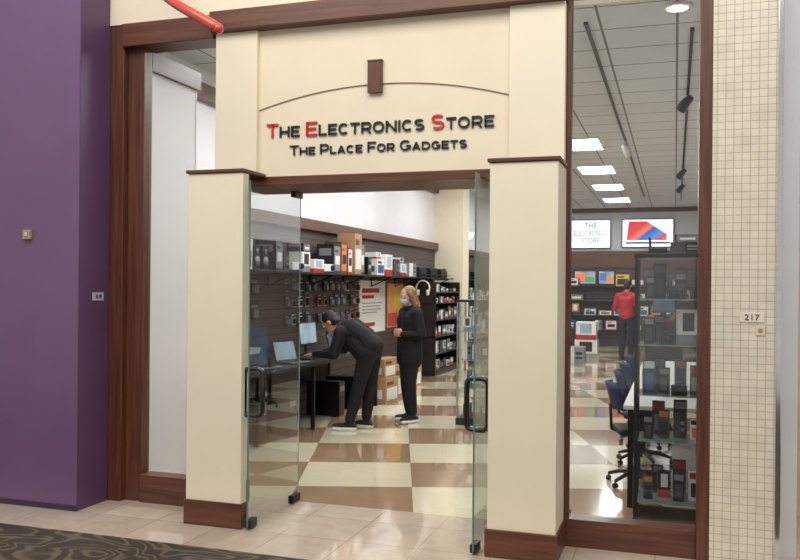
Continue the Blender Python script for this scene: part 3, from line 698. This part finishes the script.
# ---------------------------------------------------------------- back wall merchandise
random.seed(11)
for z in (.45,.85,1.25,1.65):
    e=empty('back_shelf',(-2.0,18.78,z),'long dark shelf of boxed products on the rear wall','shelf',group='rear wall shelves')
    pbox(e,'board',-2.5,2.5,-.19,.19,-.03,0,SHM)
    for xx in (-2.45,0,2.45): pbox(e,'bracket',xx-.01,xx+.01,-.15,.19,-.08,-.03,DARKM,.002)
    x=-4.3
    while x<.3:
        w=random.uniform(.12,.42); st=random.choice([0,1,2,3,6,4,7,8,9,10,12,1,6,6,3,11]); hh=random.uniform(.12,.34)
        if -2.72<x<-1.55 and z>1.2: x+=.1; continue
        put(st,x+w/2,18.78,z+.001,w,.28,hh,0,'on the rear wall shelf','boxes on rear wall shelves'); x+=w+random.uniform(.02,.16)
def tv(x,z,w,h,lab,screenmats,kind,y=18.999,bez=None):
    e=empty('wall_screen',(x,y,z),lab,'screen',group='wall screens')
    pbox(e,'bezel',-w/2,w/2,-.06,0,0,h,bez or M('tv_bezel',(50,80,120),.3),.006)
    mb=MB().box(-w/2+.03,w/2-.03,-.064,-.06,.03,h-.03,0)
    if kind==2:
        mb.quad([(-w*.40,-.067,h*.26),(w*.36,-.067,h*.26),(w*.36,-.067,h*.46),(-w*.02,-.067,h*.90),(-w*.36,-.067,h*.90)],1)
        mb.box(-w*.42,w*.42,-.075,-.064,h*.14,h*.2,2)
    if kind==3:
        mb.box(-w*.4,0,-.066,-.064,h*.3,h*.8,1).box(0,w*.4,-.066,-.064,h*.2,h*.55,2)
    obj('screen',mb.mesh('screen',screenmats),parent=e)
    return e
SW=M('screen_white',(238,244,244),.3,emit=.8,var=.01)
e=tv(-2.24,2.68,1.1,.82,'wall mounted white screen with green shop lettering',[SW],1)
GT=M('green_text',(50,135,95),.4,emit=.15)
for i,(t,w) in enumerate((('THE',.34),('ELECTRONICS',.92),('STORE',.50))):
    obj('screen_lettering',text_mesh('screen_lettering',t,[GT],w,.15,.003,offset=.0),(0,-.065,.57-i*.21),parent=e)
tv(-.72,2.70,1.38,.80,'wall mounted screen with multicolour diagonal bands picture',[SW,mat_sweep(),M('e_grey',(90,90,100),.3,emit=.2)],2)
e_o=M('e_or',(230,120,60),.3,emit=.6); e_b=M('e_bl',(60,110,180),.3,emit=.5); e_g=M('e_gn',(90,160,90),.3,emit=.4)
tv(-2.38,1.68,.62,.40,'small display television showing colourful picture on rear wall',[SCR,e_o,e_g],3,18.972,BLACK)
tv(-1.80,1.68,.46,.40,'small display television showing blue picture on rear wall',[SCR,e_b,e_o],3,18.972,BLACK)
for (x,y,w,h,st) in [(-1.9,14.6,.5,.42,2),(-1.9,14.6,.45,.40,12),(-2.6,15.2,.5,.5,3),(-2.0,13.2,.4,.35,8),(-2.6,12.4,.45,.5,6)]:
    z=.421 if st==12 else 0
    put(st,x,y,z,w,.4,h,0,'stacked on the shop floor','floor stacks')
e=empty('sales_counter',(-.2,13.6,0),'long dark sales counter in the rear of the shop','counter')
pbox(e,'body',-.35,.35,-1.6,1.6,0,.95,BLACK,.01); pbox(e,'worktop',-.4,.4,-1.65,1.65,.95,.99,WOODY,.005); pbox(e,'kick_panel',-.36,-.35,-1.5,1.5,.1,.85,G_,.002)
for y in (12.4,13.4,14.4): monitor((-.2,y,.992),-HP+1.2,.45,.3,SCRD,'black monitor on the sales counter')
e=empty('wall_sconce',(-4.574,13.6,2.6),'uplight sconce with white glass bowl on dark stem','wall lamp')
obj('arm',MB().tube([(0,0,0),(.1,0,0),(.14,0,.06)],.015,8).mesh('arm',[DARKM],True),parent=e)
obj('bowl',MB().lathe([(.03,.05),(.09,.12),(.13,.22),(.12,.22)],(.14,0,0)).mesh('bowl',[M('opal',(240,238,230),.4,emit=1.2)],True),parent=e)

# ---------------------------------------------------------------- ceiling fixtures
EM=M('troffer_glow',(252,252,250),.5,emit=21,var=.01)
def troffer(x,y):
    e=empty('ceiling_light',(x,y,3.8),'recessed rectangular fluorescent ceiling light panel','ceiling light',group='ceiling light panels')
    pbox(e,'diffuser',-.3,.3,-.5,.5,-.012,-.004,EM,0)
    mb=MB().box(-.33,-.3,-.53,.53,-.018,0).box(.3,.33,-.53,.53,-.018,0).box(-.3,.3,-.53,-.5,-.018,0).box(-.3,.3,.5,.53,-.018,0)
    obj('frame',mb.mesh('frame',[WHITE]),parent=e)
for y in (8.2,11.1,13.9,16.7): troffer(-1.4,y)
for y in (2.6,5.3): troffer(-1.85,y)  # extra panels hidden from the camera, added to light the shop interior
for y in (2.6,4.8,7.0,9.8,13.2,16.2): troffer(-3.1,y)  # unseen row of panels, added to brighten the left side of the shop
for (x,y0,y1) in ((-.72,2.2,16),(.12,2.6,17)):
    e=empty('track_rail',(x,(y0+y1)/2,3.8),'dark ceiling lighting track rail','lighting track')
    h=(y1-y0)/2; obj('rail',MB().box(-.014,.014,-h,h,-.025,-.001).mesh('rail',[DARKM]),parent=e); obj('end_cap',MB().box(-.017,.017,-h-.02,-h,-.03,-.001).mesh('end_cap',[BLACK]),parent=e)
def spot(x,y,mat,lab,ang):
    e=empty('track_spotlight',(x,y,3.774),lab,'spotlight',rz=ang,group='track spotlights')
    obj('stem',MB().tube([(0,0,0),(0,0,-.09)],.012,8).mesh('stem',[mat]),parent=e)
    obj('lamp_head',MB().tube([(-.04,0,-.06),(.02,0,-.11),(.1,0,-.19)],[.035,.052,.06],14).mesh('lamp_head',[mat],True),parent=e)
spot(.12,4.9,BLACK,'black track spotlight under the ceiling',2.6); spot(.12,10.9,BLACK,'black track spotlight under the ceiling',2.6); spot(.12,13.2,BLACK,'black track spotlight under the ceiling',2.8)
spot(-.72,8,M('spot_white',(220,220,215),.4),'white track spotlight under the ceiling',1.0)
e=empty('round_ceiling_fitting',(-.0,1.98,3.8),'round ceiling fitting with white trim ring and glowing disc','ceiling light')  # round ceiling fitting of unclear type, given a glowing disc
obj('trim_ring',MB().lathe([(.11,0),(.11,-.012),(.085,-.02)][::-1]).mesh('trim_ring',[WHITE],True),parent=e); obj('lens',MB().lathe([(.08,-.02),(.08,-.024)][::-1]).mesh('lens',[M('fitting_glow',(255,246,230),.4,emit=3)]),parent=e)

# ---------------------------------------------------------------- people
def person(name,label,loc,ang,J,mats,sc=1.0,short_sleeve=False,hair='short',bulk=1.0,legb=1.0,extra=(),mask=False):
    V=Vector; caps=[]
    def cap(a,b,r0,r1,m): caps.append((V(a),V(b),r0*sc,r1*sc,m))
    pel,wai,che,nek,hd=[V(J[k]) for k in ('pelvis','waist','chest','neck','head')]
    hdir=V(J['hdir']).normalized(); hup=V(J['hup']).normalized(); hup=(hup-hdir*hup.dot(hdir)).normalized(); hl=hup.cross(hdir)
    lat=V((0,1,0)); B=bulk; Lb=legb
    for s in (-1,1):
        o=lat*s*.055*sc*B
        cap(pel+o,wai+o*.85,.108*B,.10*B,1); cap(wai+o*.85,che+o*1.2,.10*B,.112*B,1)
        side='L' if s>0 else 'R'
        sh,el,wr,hi,kn,an,toe=[V(J[k+side]) for k in ('sh','el','wr','hip','kn','an','toe')]
        cap(che,sh-(sh-che)*.1,.098*B,.07*B,1); cap(nek,sh,.055,.064,1)
        cap(sh,el,.064*B,.054*B,1); cap(el,wr,.052*B if not short_sleeve else .045,.036 if not short_sleeve else .03,0 if short_sleeve else 1)
        if short_sleeve: cap(sh,sh+(el-sh)*.7,.07,.066,1)
        cap(hi+lat*s*-.01,hi+(kn-hi)*.3,.100*Lb,.092*Lb,2); cap(hi+(kn-hi)*.3,kn,.092*Lb,.070*Lb,2); cap(kn,kn+(an-kn)*.4,.070*Lb,.066*Lb,2); cap(kn+(an-kn)*.4,an+V((0,0,.05)),.066*Lb,.054*Lb,2)
        fd=(toe-an); fd.z=0; fd.normalize()
        cap(an,V((an.x,an.y,.05))-fd*.03,.042,.038,3); cap(V((an.x,an.y,.052))-fd*.04,V((toe.x,toe.y,.044)),.04,.032,3)
        cap(V((an.x,an.y,.06)),V((toe.x,toe.y,.04))-fd*.05,.042,.038,3)
        for q in (-.026,0,.026):
            sd=V((-fd.y,fd.x,0))*q
            cap(V((an.x,an.y,.021))-fd*.055+sd,V((toe.x,toe.y,.021))+fd*.012+sd,.022,.021,4)
        hdv=V(J['hand'+side]).normalized(); pn=V(J.get('palm'+side,(0,0,-1))); pn=(pn-hdv*pn.dot(hdv)).normalized(); ln=hdv.cross(pn)
        for q in (-.022,0,.022): cap(wr+hdv*.02+ln*q*.7,wr+hdv*.085+ln*q*1.2,.016,.014,0)
        cap(wr,wr+hdv*.03,.03,.022,0)
        for i,(q,l) in enumerate(((-.03,.062),(-.01,.072),(.01,.068),(.03,.055))):
            a=wr+hdv*.09+ln*q; b=a+(hdv+pn*.25).normalized()*l*.55; c=b+(hdv+pn*1.0).normalized()*l*.5
            cap(a,b,.0095,.009,0); cap(b,c,.009,.008,0)
        inner=ln*(-1 if (ln.dot(lat)*s>0) else 1)
        a=wr+hdv*.03+inner*.026; b=a+(hdv*.6+inner).normalized()*.035; c=b+(hdv+pn*.3+inner*.1).normalized()*.028
        cap(a,b,.012,.010,0); cap(b,c,.010,.009,0)
    cap(V(J['hipL']),V(J['hipR']),.1*Lb,.1*Lb,2); cap(pel,pel-V((0,0,.02)),.12*B,.11*B,1)
    for (a,b,r0,r1,m) in extra: cap(a,b,r0,r1,m)
    cap(che,nek,.09*B,.066,1); cap(nek,hd-hup*.06*sc-hdir*.015,.054,.05,0)
    mb=MB()
    for a,b,r0,r1,m in caps:
        mb.ell(a,r0,seg=14,rings=8); mb.ell(b,r1,seg=14,rings=8)
        if (b-a).length>1e-4: mb.tube([a,b],[r0,r1],14)
    RM=Matrix((hdir,hl,hup)).transposed()
    def H(x,y,z): return hd+(hdir*x+hl*y+hup*z)*sc
    hs=[(H(-.008,0,.02),(.094,.076,.1)),(H(.02,0,-.035),(.066,.058,.078)),(H(.045,0,-.08),(.034,.03,.026)),(H(.088,0,.002),(.012,.010,.03)),(H(.096,0,-.02),(.016,.014,.012)),
        (H(.07,.03,.035),(.022,.026,.01)),(H(.07,-.03,.035),(.022,.026,.01)),(H(-.008,.078,-.005),(.022,.010,.032)),(H(-.008,-.078,-.005),(.022,.010,.032)),(H(.078,0,-.052),(.014,.024,.008))]
    for c,r in hs: mb.ell(c,tuple(k*sc for k in r),R=RM,seg=18,rings=12)
    me=mb.mesh(name,[],False)
    t=bpy.data.objects.new('tmp',me); COL.objects.link(t)
    r=t.modifiers.new('r','REMESH'); r.mode='VOXEL'; r.voxel_size=.0075
    s_=t.modifiers.new('s','SMOOTH'); s_.factor=.5; s_.iterations=3
    bpy.context.view_layer.update()
    dg=bpy.context.evaluated_depsgraph_get(); bm=bpy.data.meshes.new_from_object(t.evaluated_get(dg)); bpy.data.objects.remove(t)
    for a in mats[:5]: bm.materials.append(a)
    n=len(bm.polygons); cc=np.empty(n*3); bm.polygons.foreach_get('center',cc); cc=cc.reshape(-1,3)
    best=np.full(n,9.); idx=np.zeros(n,int)
    for a,b,r0,r1,m in caps:
        a=np.array(a);b=np.array(b);ab=b-a; L=max(ab@ab,1e-8); tt=np.clip(((cc-a)@ab)/L,0,1)
        d=np.linalg.norm(cc-(a+tt[:,None]*ab),axis=1)-(r0+(r1-r0)*tt)
        k=d<best; best[k]=d[k]; idx[k]=m
    for c,r_ in hs:
        d=np.linalg.norm((cc-np.array(c))@np.array(RM)/np.array(r_)/sc,axis=1)-1; d=d*min(r_)*sc
        k=d<best; best[k]=d[k]; idx[k]=0
    bm.polygons.foreach_set('material_index',idx.astype(int)); bm.polygons.foreach_set('use_smooth',[True]*n); bm.update(); bm.name=name
    o=obj('person',bm,loc,ang,label=label,cat='person')
    for s in (-1,1):
        obj('eye',MB().ell((0,0,0),(.011*sc,)*3,0).ell(tuple(hdir*.0075*sc),(.0055*sc,)*3,1).mesh('eye',[M('eye_white',(235,232,228),.2),M('iris',(50,36,28),.2)],True),tuple(H(.079,s*.03,.012)),parent=o)
    obj('mouth',MB().ell((0,0,0),(.006*sc,.022*sc,.005*sc),R=RM).mesh('mouth',[M('lips',(160,88,80),.5)],True),tuple(H(.09,0,-.052)),parent=o)
    if mask:
        mk=MB(); 
        mk.ell(H(.038,0,-.045),tuple(k*sc for k in (.068,.058,.052)),R=RM,seg=20,rings=12).ell(H(.088,0,-.022),tuple(k*sc for k in (.022,.022,.02)),R=RM)
        for s in (-1,1): mk.tube([H(.05,s*.05,-.02),H(.02,s*.076,-.012),H(-.01,s*.084,0)],.003*sc,6)
        obj('face_mask',mk.mesh('face_mask',[M('mask_cloth',(196,204,212),.8)],True),parent=o,label='pale face mask')
    hm=MB()
    if hair=='short':
        hm.ell(H(-.022,0,.036),tuple(k*sc for k in (.094,.085,.098)),R=RM,seg=20,rings=14); hm.ell(H(-.045,0,-.01),tuple(k*sc for k in (.062,.078,.08)),R=RM,seg=20,rings=14)
    else:
        hm.ell(H(-.03,0,.034),tuple(k*sc for k in (.096,.09,.098)),R=RM,seg=20,rings=14)
        hm.ell(H(-.06,0,-.05),tuple(k*sc for k in (.064,.09,.12)),R=RM,seg=20,rings=14)
        hm.ell(H(-.08,0,-.12),tuple(k*sc for k in (.05,.095,.09)),R=RM,seg=20,rings=14)
        for s in (-1,1): hm.tube([H(-.005,s*.075,.05),H(-.02,s*.088,-.02),H(-.03,s*.094,-.1),H(-.025,s*.09,-.16)],[.024,.026,.028,.016],10)
    hme=hm.mesh('hair',[]); t=bpy.data.objects.new('tmp',hme); COL.objects.link(t)
    r=t.modifiers.new('r','REMESH'); r.mode='VOXEL'; r.voxel_size=.008; s_=t.modifiers.new('s','SMOOTH'); s_.iterations=3
    bpy.context.view_layer.update(); dg=bpy.context.evaluated_depsgraph_get(); hb=bpy.data.meshes.new_from_object(t.evaluated_get(dg)); bpy.data.objects.remove(t)
    hb.materials.append(mats[5]); hb.polygons.foreach_set('use_smooth',[True]*len(hb.polygons)); hb.name='hair'
    obj('hair',hb,parent=o)
    return o
SK=M('skin',(208,158,130),.5,var=.03); JK=M('jacket_black',(17,17,21),.85,bump=.35,scale=14); TR=M('trousers_black',(23,23,27),.85,bump=.25,scale=14)
SHO=M('shoe_black',(26,26,28),.5); SOL=M('sole_white',(232,232,228),.6); HD=M('hair_dark',(24,18,16),.6,bump=.4,scale=60); HB=M('hair_blond',(140,108,80),.6,var=.4,bump=.5,scale=50)
man=dict(pelvis=(-.20,0,.93),waist=(-.12,0,1.03),chest=(.03,0,1.11),neck=(.15,0,1.165),head=(.29,0,1.18),hdir=(.75,.05,-.66),hup=(.66,0,.75),
 shL=(.09,.20,1.08),shR=(.09,-.20,1.08),elL=(.14,.26,.85),elR=(.21,-.25,.88),wrL=(.40,.18,.835),wrR=(.42,-.15,.835),handL=(1,-.15,-.10),handR=(1,.1,-.10),
 hipL=(-.19,.09,.87),hipR=(-.19,-.09,.87),knL=(-.09,.10,.48),knR=(-.15,-.10,.48),anL=(.0,.11,.09),anR=(-.11,-.11,.09),toeL=(.17,.14,.03),toeR=(.07,-.13,.03))
person('person_a','person in black jacket, trousers and sneakers bending over the desk',(-3.39,3.84,0),math.pi,man,[SK,JK,TR,SHO,SOL,HD],bulk=1.12,legb=1.06,
  extra=[((.0,.07,1.0),(-.17,.08,.84),.115,.118,1),((.0,-.07,1.0),(-.17,-.08,.84),.115,.118,1)])
wom=dict(pelvis=(0,0,.90),waist=(0,0,1.03),chest=(.0,0,1.19),neck=(-.01,0,1.335),head=(.03,0,1.475),hdir=(.97,0,-.22),hup=(.22,0,.97),
 shL=(-.01,.17,1.28),shR=(-.01,-.17,1.28),elL=(-.03,.235,1.03),elR=(-.03,-.235,1.03),wrL=(.14,.11,1.04),wrR=(.15,-.09,1.06),handL=(.3,-1,.05),handR=(.3,1,.1),palmL=(-1,-.2,-.2),palmR=(-1,.2,-.2),
 hipL=(0,.08,.84),hipR=(0,-.08,.84),knL=(.03,.09,.46),knR=(-.01,-.10,.46),anL=(.0,.10,.085),anR=(-.05,-.10,.085),toeL=(.15,.13,.03),toeR=(.09,-.13,.03))
person('person_b','person with blond shoulder length hair in black coat and trousers standing',(-2.97,4.55,0),math.pi+.75,wom,[SK,JK,TR,SHO,SOL,HB],.97,hair='long',bulk=1.15,legb=1.05,
  extra=[((0,.07,1.0),(0,.08,.74),.118,.125,1),((0,-.07,1.0),(0,-.08,.74),.118,.125,1)],mask=True)
red=dict(pelvis=(0,0,1.0),waist=(0,0,1.14),chest=(.0,0,1.32),neck=(-.01,0,1.48),head=(.03,0,1.635),hdir=(.97,0,-.22),hup=(.22,0,.97),
 shL=(-.01,.2,1.42),shR=(-.01,-.2,1.42),elL=(-.03,.27,1.14),elR=(-.02,-.27,1.14),wrL=(.18,.2,1.1),wrR=(.2,-.17,1.1),handL=(1,-.3,.1),handR=(1,.3,.1),
 hipL=(0,.1,.93),hipR=(0,-.1,.93),knL=(.03,.11,.5),knR=(-.01,-.12,.5),anL=(.0,.12,.09),anR=(-.06,-.12,.09),toeL=(.17,.15,.03),toeR=(.11,-.16,.03))
person('person_c','person in red polo shirt and dark trousers standing with back turned',(-1.0,14.2,0),HP-.4,red,[SK,M('polo_red',(176,36,44),.7),M('trousers_navy',(32,34,50),.8),SHO,SHO,HD],short_sleeve=True,bulk=1.15,legb=1.05)

# ---------------------------------------------------------------- lights
def area(loc,rot,sx,sy,e,c):
    l=bpy.data.lights.new('area','AREA'); l.shape='RECTANGLE'; l.size=sx; l.size_y=sy; l.energy=e; l.color=c
    o=bpy.data.objects.new('mall_light',l); COL.objects.link(o); o.location=loc; o.rotation_euler=rot
area((-1.5,-3.2,5.6),(math.radians(35),0,0),7,2.5,240,(1,.97,.92))
w=bpy.data.worlds.new('world'); S.world=w; w.use_nodes=True
bg=w.node_tree.nodes['Background']; bg.inputs[0].default_value=(1,.98,.96,1); bg.inputs[1].default_value=.58

cam=bpy.data.cameras.new('camera'); co=bpy.data.objects.new('camera',cam); COL.objects.link(co)
cam.sensor_width=36; cam.lens=37.8; cam.shift_y=6/800; cam.clip_start=.05
psi=math.atan(.3274)
co.matrix_world=Matrix.Translation((0,-4.9,1.6))@Matrix.Rotation(psi,4,'Z')@Matrix.Rotation(math.pi/2,4,'X')@Matrix.Rotation(.0087,4,'Z')
S.camera=co
